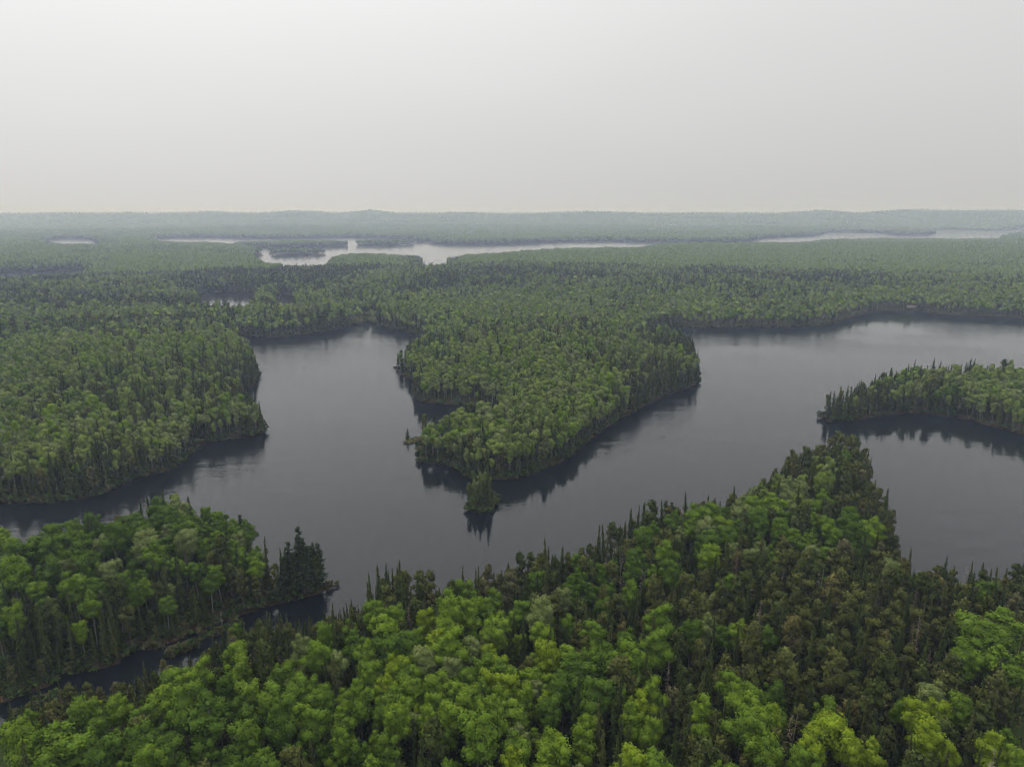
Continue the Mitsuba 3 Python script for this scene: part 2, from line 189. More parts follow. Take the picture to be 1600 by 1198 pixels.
def limb(p0, p1, r0, r1, colour, sides=5, bend=None):
    p0, p1 = np.array(p0, float), np.array(p1, float)
    mid = (p0 + p1) / 2 + (0 if bend is None else np.array(bend))
    pts, rad = np.array([p0, mid, p1]), np.array([r0, (r0 + r1) / 2, r1])
    d = unit(p1 - p0); a = unit(np.cross(d, [0.31, 0.9, 0.2])); b = np.cross(d, a)
    th = np.arange(sides) * 2 * np.pi / sides
    ring = np.cos(th)[:, None] * a + np.sin(th)[:, None] * b
    v = (pts[:, None] + rad[:, None, None] * ring[None]).reshape(-1, 3)
    f = [[q * sides + k, q * sides + (k + 1) % sides, (q + 1) * sides + (k + 1) % sides] for q in range(2) for k in range(sides)]
    f += [[q * sides + k, (q + 1) * sides + (k + 1) % sides, (q + 1) * sides + k] for q in range(2) for k in range(sides)]
    return v, np.array(f), np.tile(ring, (3, 1)), np.tile(np.array(colour, float), (len(v), 1))


ICO = trimesh.creation.icosahedron()


def cores(rng, c, r, colour, squash=0.9):
    """The dense leafy hearts of the clumps, as rough balls under the outer sprays."""
    d = np.array(ICO.vertices); m = len(c)
    v = c[:, None] + d[None] * (np.asarray(r)[:, None, None] * rng.uniform(0.8, 1.15, (m, len(d), 1))) * np.array([1, 1, squash])
    f = (np.arange(m) * len(d))[:, None, None] + np.array(ICO.faces)[None]
    col = np.repeat(np.atleast_2d(colour) * np.ones((m, 3)), len(d), 0) * rng.normal(1, 0.08, (m * len(d), 1))
    return v.reshape(-1, 3), f.reshape(-1, 3), np.tile(d, (m, 1)), np.clip(col, 0.004, 0.9)


def sphere_dirs(rng, n): return unit(rng.normal(size=(n, 3)))


def aspen(seed, n, tone, radius=3.1, tall=16.0, base=0.38, puffs=15, limbs=5):
    rng = np.random.default_rng(seed)
    puffs = 26 if n > 1000 else 13 if n > 200 else 6
    ax, ay = rng.uniform(0.82, 1.15, 2)
    cz, hz = tall * (1 + base) / 2, tall * (1 - base) / 2
    d = sphere_dirs(rng, puffs * 4); d = d[d[:, 2] > -0.75][:puffs]
    # the crown is fullest above its middle and narrows below
    env = np.where(d[:, 2] > 0, 1, 1 - 0.45 * np.abs(d[:, 2]))[:, None]
    c = d * np.array([radius * ax, radius * ay, hz]) * (0.74 if n > 1000 else 0.68) * env * rng.uniform(0.62, 1.15, (len(d), 1)) + [0, 0, cz]
    r = radius * (rng.uniform(0.20, 0.40, len(d)) if n > 1000 else rng.uniform(0.28, 0.46, len(d)))
    c, r = np.vstack([c, [[0, 0, cz + hz * 0.25], [0, 0, cz - hz * 0.1]]]), np.r_[r, radius * 0.55, radius * 0.5]
    lum = rng.normal(1, 0.09, len(r))
    k = rng.choice(len(r), n * 3, p=r ** 2 / (r ** 2).sum())
    q = sphere_dirs(rng, len(k))
    p = c[k] + q * np.array([1, 1, 0.9]) * (r[k] * rng.uniform(0.76, 1.22 if n > 1000 else 1.12, len(k)))[:, None]
    gap = (np.linalg.norm((p[:, None] - c[None]) / np.array([1, 1, 0.9]), axis=2) / r).min(1)
    crown_out = unit((p - [0, 0, cz - hz * 0.3]) / [radius, radius, hz])
    keep = np.flatnonzero((gap > 0.74) & ((q * crown_out).sum(1) > -0.35))[:n]
    p, q, k, crown_out = p[keep], q[keep], k[keep], crown_out[keep]
    out = unit(0.75 * q + 0.35 * crown_out)
    col = np.array(tone) * (lum[k] * rng.normal(1, 0.13 if n > 1000 else 0.08, len(k)))[:, None] * (1 + 0.05 * rng.normal(size=(len(k), 3)))
    crown = join([leaves(rng, p, out, (1.0 if n > 1000 else 0.95) * math.sqrt(4 * radius * hz / len(p)), col, quads=n > 1000, lean=0.65 if n > 1000 else 0.35), cores(rng, c, r * (0.82 if n > 1000 else 0.92), np.array(tone) * lum[:, None])])
    bark = (0.22, 0.21, 0.175)
    trunk = [limb([0, 0, -1.5], [rng.normal() * 0.3, rng.normal() * 0.3, cz + hz * 0.5], 0.17, 0.05, bark, 6 if n > 300 else 4)]
    for m in range(limbs):
        e = c[rng.integers(len(c))]
        trunk.append(limb([0, 0, cz - hz * rng.uniform(0.4, 1.0)], e, 0.07, 0.02, bark, 3))
    return {'crown': crown, 'trunk': join(trunk)}


def pine(seed, n, tone, radius=2.1, tall=13.5, base=0.34, twig=True):
    """An olive, thin and tattered conifer with a blunt top."""
    rng = np.random.default_rng(seed)
    m = 26 if n > 500 else 14 if n > 100 else 6
    h = (np.arange(m) + rng.uniform(0, 1, m)) / m
    prof = np.clip(np.sin(np.pi * np.clip(h * 0.72 + 0.20, 0, 1)) ** 0.7, 0.2, 1) * radius
    th = rng.uniform(0, 2 * np.pi, m)
    off = prof * rng.uniform(0.25, 0.85, m)
    c = np.c_[np.cos(th) * off, np.sin(th) * off, tall * (base + (1 - base) * h * 0.95)]
    r = rng.uniform(0.45, 0.8, m) * radius * (0.55 if m > 6 else 0.8)
    c, r = np.vstack([c, [[0, 0, tall * 0.97], [0, 0, tall * 0.9]]]), np.r_[r, radius * 0.25, radius * 0.38]
    lum = rng.normal(1, 0.16, len(r))
    k = rng.choice(len(r), n, p=r ** 2 / (r ** 2).sum())
    q = sphere_dirs(rng, n)
    axis = unit(np.c_[c[k, :2], 0 * k] + 1e-6)
    q = unit(q + 0.5 * axis + [0, 0, 0.25])
    p = c[k] + q * np.array([1, 1, 1.25]) * (r[k] * rng.uniform(0.6, 1.2, n))[:, None]
    out = unit(0.6 * q + 0.4 * axis + [0, 0, 0.15])
    mixc = rng.uniform(size=(n, 1)) < np.clip(0.24 - 0.22 * (p[:, 2:] / tall), 0.03, 1)
    col = np.where(mixc, np.array([0.100, 0.088, 0.060]), np.array(tone)) * (lum[k] * rng.normal(1, 0.13, n))[:, None]
    crown = join([leaves(rng, p, out, 0.62 * math.sqrt(26 * radius * tall * 0.16 / n), col, stretch=1.35, along=q + [0, 0, 0.3], quads=n > 500, lean=0.7), cores(rng, c, r * 0.8, np.array(tone) * lum[:, None] * 0.95, 1.2)])
    bark = (0.16, 0.13, 0.11)
    trunk = [limb([0, 0, -1.5], [0, 0, tall * 0.95], 0.15, 0.03, bark, 5 if n > 300 else 3)]
    if twig:
        for s in range(10):
            a, z = rng.uniform(0, 6.28), tall * rng.uniform(base * 0.6, 0.8)
            trunk.append(limb([0, 0, z], [math.cos(a) * radius, math.sin(a) * radius, z + rng.uniform(-0.3, 0.5)], 0.035, 0.01, (0.20, 0.17, 0.15), 3))
    return {'crown': crown, 'trunk': join(trunk)}


def spruce(seed, n, tone, radius=1.5, tall=15.0, base=0.12, top=0.9):
    """A narrow spire of drooping boughs."""
    rng = np.random.default_rng(seed)
    h = np.sort(rng.uniform(0, 1, n) ** 1.15)
    th = rng.uniform(0, 2 * np.pi, n)
    prof = radius * (1 - h) ** top * (0.8 + 0.35 * np.sin(h * 34 + rng.uniform(0, 6))) * rng.uniform(0.7, 1.2, n) + 0.12
    d = np.c_[np.cos(th), np.sin(th), -0.32 - 0.25 * rng.uniform(size=n) + 0.5 * h]
    z = tall * (base + (1 - base) * h)
    frac = rng.uniform(0.45, 0.85, n)
    p = np.c_[np.cos(th) * prof * frac, np.sin(th) * prof * frac, z + d[:, 2] * prof * frac]
    out = unit(np.c_[np.cos(th), np.sin(th), 0.55 + 0 * h])
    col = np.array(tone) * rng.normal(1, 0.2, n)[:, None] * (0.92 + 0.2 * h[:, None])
    size = 0.78 * math.sqrt(3.4 * radius * tall / n)
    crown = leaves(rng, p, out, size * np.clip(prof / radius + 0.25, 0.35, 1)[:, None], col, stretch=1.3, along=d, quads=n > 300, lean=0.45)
    core = limb([0, 0, tall * base], [0, 0, tall * 0.98], radius * 0.42, 0.03, np.array(tone), 6)
    tip = limb([0, 0, tall * 0.9], [0, 0, tall * 1.04], 0.10, 0.01, np.array(tone), 3)
    return {'crown': join([crown, core, tip]), 'trunk': limb([0, 0, -1.5], [0, 0, tall * 0.95], 0.16, 0.03, (0.10, 0.085, 0.07), 4)}


def white_pine(seed, n, tone, radius=2.4, tall=18.0, base=0.22):
    """A tall dark pine with boughs in uneven layers."""
    rng = np.random.default_rng(seed)
    m = 40 if n > 500 else 24
    h = np.linspace(0, 1, m) ** 0.9
    th = rng.uniform(0, 2 * np.pi, m)
    off = radius * (1.0 - 0.82 * h) * rng.uniform(0.2, 0.85, m) * (1 - (h > 0.93) * 0.8)
    c = np.c_[np.cos(th) * off, np.sin(th) * off, tall * (base + (1 - base) * h)]
    r = radius * (0.42 - 0.22 * h) * rng.uniform(0.75, 1.2, m)
    k = rng.choice(m, n, p=r ** 2 / (r ** 2).sum())
    q = sphere_dirs(rng, n)
    p = c[k] + q * np.array([1, 1, 0.6]) * (r[k] * rng.uniform(0.55, 1.1, n))[:, None]
    out = unit(q * [0.7, 0.7, 0.8] + [0, 0, 0.55] + 0.3 * unit(np.c_[c[k, :2], 0 * k] + 1e-6))
    col = np.array(tone) * rng.normal(1, 0.18, n)[:, None] * rng.normal(1, 0.12, m)[k][:, None]
    crown = leaves(rng, p, out, 0.75 * math.sqrt(12 * radius * tall * 0.16 / n), col, stretch=1.15, quads=n > 300, lean=0.7)
    crown = join([crown, cores(rng, c, r * 0.62, np.array(tone), 0.6)])
    bark = (0.12, 0.10, 0.085)
    tr = [limb([0, 0, -1.5], [0, 0, tall * 0.97], 0.22, 0.04, bark, 5)] + [limb([0, 0, c[s, 2] - 0.4], c[s], 0.06, 0.02, bark, 3) for s in range(0, m, 2)]
    return {'crown': crown, 'trunk': join(tr)}


def dead_tree(seed, n, tone, radius=1.1, tall=13.0):
    """A bare grey spire: trunk and many fine twigs."""
    rng = np.random.default_rng(seed)
    h = rng.uniform(0.22, 0.98, n); th = rng.uniform(0, 6.28, n)
    ln = radius * (1.05 - h) ** 0.6 * rng.uniform(0.5, 1.1, n) + 0.15
    d = np.c_[np.cos(th), np.sin(th), rng.uniform(-0.45, 0.35, n)]
    p = np.c_[0 * h, 0 * h, h * tall] + d * (ln * 0.5)[:, None]
    out = unit(np.c_[np.cos(th) * 0.6, np.sin(th) * 0.6, 0.7 + 0 * h])
    tw = leaves(rng, p, out, (ln * 0.5)[:, None], np.array(tone) * rng.normal(1, 0.15, n)[:, None], stretch=1.0, along=d, quads=False, lean=0.5)
    v = tw[0].reshape(-1, 3, 3); m = v.mean(1, keepdims=True)
    ax = unit(np.repeat(d[:, None], 3, 1))
    al = ((v - m) * ax).sum(-1, keepdims=True) * ax
    v = m + al + (v - m - al) * 0.22
    tw = (v.reshape(-1, 3), *tw[1:])
    return {'crown': tw, 'trunk': limb([0, 0, -1.5], [rng.normal() * 0.3, rng.normal() * 0.3, tall], 0.15, 0.03, np.array(tone) * 0.95, 5)}


def bush(seed, n, tone, radius=1.2):
    rng = np.random.default_rng(seed)
    c = np.c_[rng.normal(size=(7, 2)) * radius * 0.55, rng.uniform(0.3, 1.1, 7)]
    k = rng.integers(7, size=n); q = sphere_dirs(rng, n); q[:, 2] = np.abs(q[:, 2])
    p = c[k] + q * rng.uniform(0.4, 0.8, (n, 1))
    return {'crown': leaves(rng, p, unit(q + [0, 0, 0.4]), 0.38, np.array(tone) * rng.normal(1, 0.22, n)[:, None], quads=False)}


ASPEN = {0: (0.072, 0.126, 0.018), 1: (0.104, 0.172, 0.020), 2: (0.134, 0.208, 0.022), 3: (0.168, 0.240, 0.018), 4: (0.152, 0.192, 0.064), 5: (0.126, 0.176, 0.036), 6: (0.156, 0.210, 0.046)}  # last two, for trees farther off: haze paleness mixed into the leaf colour
PINE = {0: (0.082, 0.094, 0.026), 1: (0.100, 0.096, 0.034), 2: (0.058, 0.076, 0.021), 3: (0.104, 0.104, 0.050)}
SPRUCE = {0: (0.034, 0.050, 0.015), 1: (0.047, 0.064, 0.018), 2: (0.060, 0.072, 0.023)}
DEAD = {0: (0.25, 0.22, 0.195), 1: (0.22, 0.17, 0.145)}
WHITE = {0: (0.034, 0.050, 0.024)}
KIND = {'aspen_tree': (aspen, ASPEN), 'pine_tree': (pine, PINE), 'spruce_tree': (spruce, SPRUCE), 'dead_tree': (dead_tree, DEAD), 'white_pine': (white_pine, WHITE)}
CROWN_R = {'aspen_tree': 3.1, 'pine_tree': 2.1, 'spruce_tree': 1.5, 'dead_tree': 1.1, 'white_pine': 2.4}
TALL = {'aspen_tree': 16.0, 'pine_tree': 13.5, 'spruce_tree': 15.0, 'dead_tree': 13.0, 'white_pine': 18.0}
COUNT = {'aspen_tree': (2300, 420, 36), 'pine_tree': (900, 220, 24), 'spruce_tree': (520, 170, 30), 'dead_tree': (110, 60, 24), 'white_pine': (1500, 300, 60)}
SHAPES_N = (5, 4, 3)
groups = {}


def as_shape(part):
    v, f, n, c = part
    path = meshkit.write_ply((v, f), False, None, c, normals=n)
    return {'type': 'ply', 'filename': path, 'face_normals': False, 'bsdf': {'type': 'ref', 'id': 'leaf_material'}}


def tree_group(kind, tone, shape, lod, split):
    key = f'{kind}_form_{tone}_{shape}_{lod}' + ('_parts' if split else '')
    if key not in groups:
        seed = sum(map(ord, kind)) * 1000 + shape * 17 + lod * 5
        more = {'base': 0.20, 'radius': 2.8} if kind == 'aspen_tree' and shape % 2 else {'base': 0.28} if kind == 'aspen_tree' and lod else {}
        made = KIND[kind][0](seed, COUNT[kind][lod], KIND[kind][1][tone], **more)
        if split:
            scene[key] = {'type': 'shapegroup', 'crown': as_shape(made['crown']), 'trunk': as_shape(made['trunk'])}
        else:
            scene[key] = {'type': 'shapegroup', 'tree': as_shape(join([made['crown'], made['trunk']]))}
        groups[key] = True
    return key


def put(key, group, x, y, z, s, sz, turn, lean=(0, 0)):
    c, q = math.cos(turn), math.sin(turn)
    m = np.array([[s * c, -s * q, sz * lean[0], x], [s * q, s * c, sz * lean[1], y], [0, 0, sz, z], [0, 0, 0, 1]])
    scene[key] = {'type': 'instance', 'to_world': T(m), 'g': {'type': 'ref', 'id': group}}


# ------------------------------------------------------------------ where the trees stand
rng = np.random.default_rng(11)
mixp = np.array(MIX, float)


point_land = Polygon(POINT).buffer(0)
creek_side = Polygon(POINT).buffer(0).buffer(48).intersection(box(-200, 60, -34, 163))
shapely.prepare(point_land); shapely.prepare(creek_side)


def stand_mix(x, y):
    d2 = (x[:, None] - mixp[None, :, 0]) ** 2 + (y[:, None] - mixp[None, :, 1]) ** 2
    s = 0.055 * np.hypot(mixp[:, 0], mixp[:, 1])
    w = 1 / (d2 / s ** 2 + 0.08) ** 1.6
    w /= w.sum(1, keepdims=True)
    return w @ mixp[:, 2], w @ mixp[:, 3]


def scatter(r0, r1, spacing, half=41.0):
    """Jittered points on land in the sector the drone looks at."""
    xs, ys = np.meshgrid(np.arange(-r1 * 0.75, r1 * 0.75, spacing), np.arange(r0 * 0.7, r1, spacing))
    p = np.c_[xs.ravel(), ys.ravel()] + rng.uniform(-0.5, 0.5, (xs.size, 2)) * spacing
    r, a = np.hypot(*p.T), np.degrees(np.arctan2(p[:, 0], p[:, 1]))
    return p[(r >= r0) & (r < r1) & (np.abs(a) < half)]


def choose(p, tone_noise=55.0):
    """Kind, tone and size of the tree at each candidate point, and its distance from the water."""
    x, y = p.T
    sd = shore(x, y)
    asp, oli = stand_mix(x, y)
    clump = meshkit.fbm(np.stack([x / 16, y / 16, 0 * x], -1), 2, 21) - 0.5
    rim = np.exp(-np.maximum(sd, 0) / 4.5)
    asp = asp + np.where(y > 230, 1.3, 0) * (meshkit.fbm(np.stack([x / 85, y / 85, 0 * x + 4], -1), 2, 24) - 0.47)
    inside = shapely.contains_xy(point_land, x, y)
    creek = (~inside & shapely.contains_xy(creek_side, x, y)) * np.clip((22 - sd) / 10, 0, 1)
    asp = np.clip(asp + 0.12 * inside, 0, 1)
    prob = np.clip((asp - 0.5) * 1.25 + 0.5 + np.where(y > 230, 0.65, 1.1) * clump + np.where(y > 230, 0.04, 0) - 0.25 * rim - np.where((y < 262) & ~inside, 0.5, 0) * np.exp(-np.maximum(sd, 0) / 9), 0.0, 1.0) * (asp > 0.015) * (1 - 0.85 * creek)
    u, w = rng.uniform(size=len(x)), rng.uniform(size=len(x))
    is_asp = u < prob
    is_olive = w < np.clip(0.82 * oli + 0.6 * clump, 0, 1)
    kind = np.where(is_asp, 0, np.where(is_olive, 1, 2))
    kind = np.where((kind > 0) & (rng.uniform(size=len(x)) < np.where(oli > 0.45, 0.045, 0.012)), 3, kind)
    tn = meshkit.fbm(np.stack([x / tone_noise, y / tone_noise, 0 * x], -1), 2, 31) + rng.normal(0, 1, len(x)) * np.where(y > 190, 0.07, 0.12)
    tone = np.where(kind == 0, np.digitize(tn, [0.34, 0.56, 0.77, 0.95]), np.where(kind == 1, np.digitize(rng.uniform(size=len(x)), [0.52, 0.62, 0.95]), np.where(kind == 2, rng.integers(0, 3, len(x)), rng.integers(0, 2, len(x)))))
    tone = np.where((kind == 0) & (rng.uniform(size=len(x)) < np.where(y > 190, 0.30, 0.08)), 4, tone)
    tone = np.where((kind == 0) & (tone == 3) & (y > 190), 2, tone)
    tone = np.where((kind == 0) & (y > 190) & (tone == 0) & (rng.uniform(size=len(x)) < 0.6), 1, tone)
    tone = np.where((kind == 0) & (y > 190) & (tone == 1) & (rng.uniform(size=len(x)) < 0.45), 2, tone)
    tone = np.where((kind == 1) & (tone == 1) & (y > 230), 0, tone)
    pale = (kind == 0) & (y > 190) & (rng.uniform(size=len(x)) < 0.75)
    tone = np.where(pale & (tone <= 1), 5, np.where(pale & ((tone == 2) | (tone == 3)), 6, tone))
    size = np.where(kind == 0, 0.92 + rng.normal(0, 1, len(x)) * np.where(y > 190, 0.14, 0.15), rng.normal(0.95, 0.2, len(x)))
    size = np.clip(size, 0.45, 1.3) * (1 - 0.28 * rim) * (1 - 0.45 * creek) * np.where(y > 200, 0.97, 1)
    return kind, tone.astype(int), size, sd


NAMES = ['aspen_tree', 'pine_tree', 'spruce_tree', 'dead_tree', 'white_pine']


def thin(p, rad, first=None):
    """Dart throwing: keeps points whose radii do not crowd the ones kept before."""
    keep, grid, cell = [], {}, 4.0
    order = np.arange(len(p)) if first is None else first
    for i in order:
        x, y = p[i]; gx, gy = int(x // cell), int(y // cell); ok = True
        for a in (-1, 0, 1):
            for b in (-1, 0, 1):
                for (qx, qy, qr) in grid.get((gx + a, gy + b), ()):
                    if (qx - x) ** 2 + (qy - y) ** 2 < (0.5 * (qr + rad[i])) ** 2:
                        ok = False; break
                if not ok: break
            if not ok: break
        if ok:
            keep.append(i); grid.setdefault((gx, gy), []).append((x, y, rad[i]))
    return np.array(keep, int)


trees = []                                   # x, y, kind, tone, horizontal scale, vertical scale
NEAR, MID, FARTHER = 240.0, 520.0, 1150.0
for r0, r1, sp_, tight in ((62, NEAR, 1.55, 1.0), (NEAR, MID, 1.7, 1.0), (MID, FARTHER, 3.0, 1.45)):
    p = scatter(r0, r1, sp_)
    p = p[shapely.contains_xy(wet, p[:, 0], p[:, 1]) == 0]
    p = p[shapely.contains_xy(marsh, p[:, 0], p[:, 1]) == 0]
    kind, tone, size, sd = choose(p)
    ok = (sd > np.where(kind == 0, 1.6, 0.7)) & ~((p[:, 0] < -39.5) & (p[:, 0] > -61) & (p[:, 1] > 284) & (p[:, 1] < 301))
    p, kind, tone, size, sd = p[ok], kind[ok], tone[ok], size[ok], sd[ok]
    if r0 == 62:
        big = np.array(BIG, float)
        near_big = (np.hypot(p[:, None, 0] - big[None, :, 0], p[:, None, 1] - big[None, :, 1]) < big[None, :, 2] * 0.8 + 0.6).any(1)
        size = np.where(near_big, size * 0.5, size)
        near_big &= kind == 0
        p, kind, tone, size, sd = (q[~near_big] for q in (p, kind, tone, size, sd))
    fine = 1.0 if r0 == 62 else 0.80
    wide = rng.uniform(0.85, 1.18, len(p)) * np.where(kind == 0, np.where(p[:, 1] > 200, rng.uniform(0.68, 1.0, len(p)), 1.0), np.where((kind == 2) & (p[:, 1] > 190), 1.35, 1.0))
    space = np.where(kind == 0, 3.6 * size * fine, np.where(kind == 3, 1.9, np.where(kind == 1, 2.7, 2.15) * size)) * tight
    order = rng.permutation(len(p))
    keep = thin(p, space, order)
    trees += [(p[q, 0], p[q, 1], kind[q], tone[q], size[q] * wide[q] * (1.18 if r0 == MID else 1), size[q]) for q in keep]
trees += [(x, y, 0, int(t), r / 3.1, 0.80 + 0.055 * r) for x, y, r, t in BIG]
# tall dark pines at the points of the shores
for x, y, n, sp_ in ((-53.5, 165, 26, 2.8), (-59, 162, 20, 3.2), (-93, 194, 8, 4), (-74, 180, 6, 3), (-31, 164, 6, 4.5), (102, 441, 30, 9), (110, 449, 14, 5), (52, 188, 3, 5), (113, 207, 5, 6), (-311, 830, 8, 10), (-158, 1245, 34, 22), (-200, 1256, 14, 12)):
    for q in range(n):
        a = np.array([x, y]) + rng.normal(size=2) * sp_
        if shore(a[:1], a[1:])[0] > 0.8:
            trees.append((a[0], a[1], 4 if rng.uniform() < 0.75 else 2, 0, rng.uniform(0.8, 1.35), rng.uniform(0.62, 0.98)))
# the islet, the single spruce on the grassy spit and a cedar at the peninsula's corner
for x, y, k, t, s, h in ((-12.8, 225.0, 0, 1, .5, .38), (-10.5, 222.9, 0, 1, .55, .42), (-13.6, 222, 0, 2, .5, .34), (-14.1, 219.5, 0, 1, .5, .28), (-11.4, 219.6, 1, 2, 1.0, .42), (-9.7, 226, 1, 0, .9, .5), (-11.7, 227, 2, 0, .8, .5), (-12.4, 218.4, 0, 0, .5, .3),
                         (-47.1, 292.6, 2, 0, 1.0, .40), (-39, 295.4, 2, 1, .6, .25), (-36.7, 267, 2, 1, 1.3, .66)):
    trees.append((x, y, k, t, s, h))

TR = np.array(trees, float)
TR = np.c_[TR, height(TR[:, 0], TR[:, 1])]                       # + ground height
kinds = [NAMES[int(k)] for k in TR[:, 2]]
crown_r = np.array([CROWN_R[k] for k in kinds]) * TR[:, 4]
tall = np.array([TALL[k] for k in kinds]) * TR[:, 5]
dist = np.hypot(TR[:, 0], TR[:, 1])


def seen(x, y, z):
    """Where a point shows: picture column and row from 0 to 1."""
    dep = y * cp - (z - CAM_H) * sp
    return 0.5 + 0.5 * FOCAL * x / dep, 0.5 - 0.5 * FOCAL * (y * sp + (z - CAM_H) * cp) / dep / 0.74875, dep


# how much of each near tree shows, from the nearest to the farthest: only those that show most become things of their own
W_, H_ = 800, 600
near = np.flatnonzero(dist < 420)
near = near[np.argsort(dist[near])]
taken, shown, place = np.zeros((H_, W_), bool), {}, {}
for q in near:
    u, v, dep = seen(TR[q, 0], TR[q, 1], TR[q, 6] + tall[q] * 0.72)
    u, v, pr = u * W_, v * H_, FOCAL * W_ / 2 / dep
    hw, hh = crown_r[q] * pr, tall[q] * 0.3 * pr
    x0, x1, y0, y1 = int(max(u - hw, 0)), int(min(u + hw + 1, W_)), int(max(v - hh, 0)), int(min(v + hh + 1, H_))
    place[q] = (u / W_, v / H_, hw)
    if x1 <= x0 or y1 <= y0:
        shown[q] = 0; continue
    yy, xx = np.mgrid[y0:y1, x0:x1]
    ins = ((xx + .5 - u) / max(hw, .7)) ** 2 + ((yy + .5 - v) / max(hh, .7)) ** 2 < 1
    shown[q] = int((ins & ~taken[y0:y1, x0:x1]).sum())
    taken[y0:y1, x0:x1] |= ins
own = {}
for kk, name in enumerate(NAMES):
    c = sorted((q for q in near if int(TR[q, 2]) == kk and shown[q] >= (14 if kk != 3 else 5)), key=lambda q: -shown[q])[:300 if kk < 3 else 120]
    own.update({q: name for q in c})

TONE_WORD = {'aspen_tree': ['deep green', 'mid green', 'fresh green', 'bright yellow-green', 'pale grey-green', 'soft green', 'light green'], 'pine_tree': ['olive', 'brown-tinged', 'dark olive', 'greyish olive'],
             'spruce_tree': ['blackish green', 'dark green', 'dull green'], 'dead_tree': ['grey', 'rusty grey'], 'white_pine': ['dark']}
KIND_WORD = {'aspen_tree': 'aspen', 'pine_tree': 'thin pine', 'spruce_tree': 'pointed spruce', 'dead_tree': 'bare dead tree', 'white_pine': 'layered pine'}


def where(q):
    """Where the tree stands, in words, from its stand and its place in the photograph."""
    x, y = TR[q, 0], TR[q, 1]; u, v, _ = place[q]
    col = ['far left', 'left', 'centre-left', 'centre', 'centre-right', 'right', 'far right'][int(np.clip(u * 7, 0, 6))]
    if x < -45 and y > 118 - 0.28 * (x + 45) and y < 215 and x < -20:
        row = 'lakeside edge' if v < 0.70 else ('crest' if v < 0.75 else 'creek side')
        return f'on the wooded point, {row}, {col}'
    if y > 215 and x > 115: return f'on the narrow spit, {col}'
    if y > 205 and x < 75: return f'on the central peninsula shore, {col}' if y < 330 else f'on the central peninsula, {col}'
    if y > 225 and x < -60: return f'on the left lake shore, {col}'
    row = ('at the bottom edge' if v > 0.93 else 'in the lower slope' if v > 0.86 else 'in the middle slope' if v > 0.79 else 'in the upper slope' if v > 0.72 else 'along the near shore')
    return f'{row}, {col}'


numbers, by_label = {}, {}
for q in sorted(own, key=lambda q: -shown[q]):
    name = own[q]
    sz_w = '' if name in ('dead_tree', 'white_pine') else ('small ' if TR[q, 5] < 0.78 else 'tall ' if TR[q, 5] > 1.05 else 'broad ' if TR[q, 4] / max(TR[q, 5], .1) > 1.1 and name == 'aspen_tree' else '')
    base = f'{sz_w}{TONE_WORD[name][int(TR[q, 3])]} {KIND_WORD[name]} {where(q)}'
    by_label.setdefault(base, []).append(q)
ORD = ['', 'second', 'third', 'fourth', 'fifth', 'sixth', 'seventh', 'eighth', 'ninth', 'tenth', 'eleventh', 'twelfth', 'thirteenth', 'fourteenth', 'fifteenth', 'sixteenth', 'seventeenth', 'eighteenth', 'nineteenth', 'twentieth']
final = {}
for base, qs in by_label.items():
    qs = sorted(qs, key=lambda q: place[q][0])
    for m, q in enumerate(qs):
        n = len(qs)
        tail = '' if n == 1 else ', leftmost' if m == 0 else ', rightmost' if m == n - 1 else f', {ORD[min(m, 19)]} from left'
        final[q] = base + tail
GROUP = {'aspen_tree': 'single aspens of the near woods', 'pine_tree': 'single olive pines of the near woods', 'spruce_tree': 'single spruces of the near woods', 'dead_tree': 'bare dead trees among the conifers', 'white_pine': 'tall dark pines on the shores'}
shape_no = rng.integers(0, 60, len(TR)); shape_no = np.where((shore(TR[:, 0], TR[:, 1]) < 9) & (rng.uniform(size=len(TR)) < 0.8), 1 + 2 * (shape_no % 2) * (dist < MID), shape_no); turns = rng.uniform(0, 2 * math.pi, len(TR)); leans = rng.normal(0, 0.03, (len(TR), 2))
counts = {}
STANDS = {'near_forest': 'dense mixed forest of aspens, spruces and olive pines below the drone', 'wooded_point': 'leafy wood covering the point left of the creek',
          'peninsula_forest': 'bright green forest covering the central peninsula', 'spit_forest': 'mixed trees covering the narrow spit beside the right bay',
          'left_shore_forest': 'leafy forest on the left shore of the lake', 'back_forest': 'mixed forest behind the lake up to the far lake'}


def stand(x, y):
    if y < 215 and x < -20 and y > 118 - 0.28 * (x + 45) and x < -38: return 'wooded_point'
    if y < 262 and x > -60 and (y < 190 or x > 20) and not (y > 205 and x < 60): return 'near_forest'
    if y < 230 and x > -130: return 'near_forest'
    if x > 115 and y < 430 and y > 262: return 'spit_forest'
    if -90 < x < 125 and y < 520: return 'peninsula_forest'
    if x <= -90 and y < 520: return 'left_shore_forest'
    return 'back_forest'


for s, text in STANDS.items():
    labels[s] = {'label': text, 'category': 'forest', 'kind': 'stuff'}
stand_no = {}
for q in range(len(TR)):
    x, y, k, t, s, sz, z = TR[q]
    name = kinds[q]
    lod = 0 if dist[q] < NEAR else 1 if dist[q] < MID else 2
    if q in own and shown[q] >= 14 or q in own:
        counts[name] = counts.get(name, 0) + 1
        key = f'{name}_{counts[name]:03d}'
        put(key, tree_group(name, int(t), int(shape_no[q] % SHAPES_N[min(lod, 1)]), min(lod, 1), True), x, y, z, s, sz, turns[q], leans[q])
        labels[key] = {'label': final[q], 'category': 'tree', 'group': GROUP[name]}
    else:
        st = stand(x, y)
        stand_no[st] = stand_no.get(st, 0) + 1
        put(f'{st}__{stand_no[st]:05d}', tree_group(name, int(t), int(shape_no[q] % SHAPES_N[lod]), lod, False), x, y, z, s, sz, turns[q], leans[q])

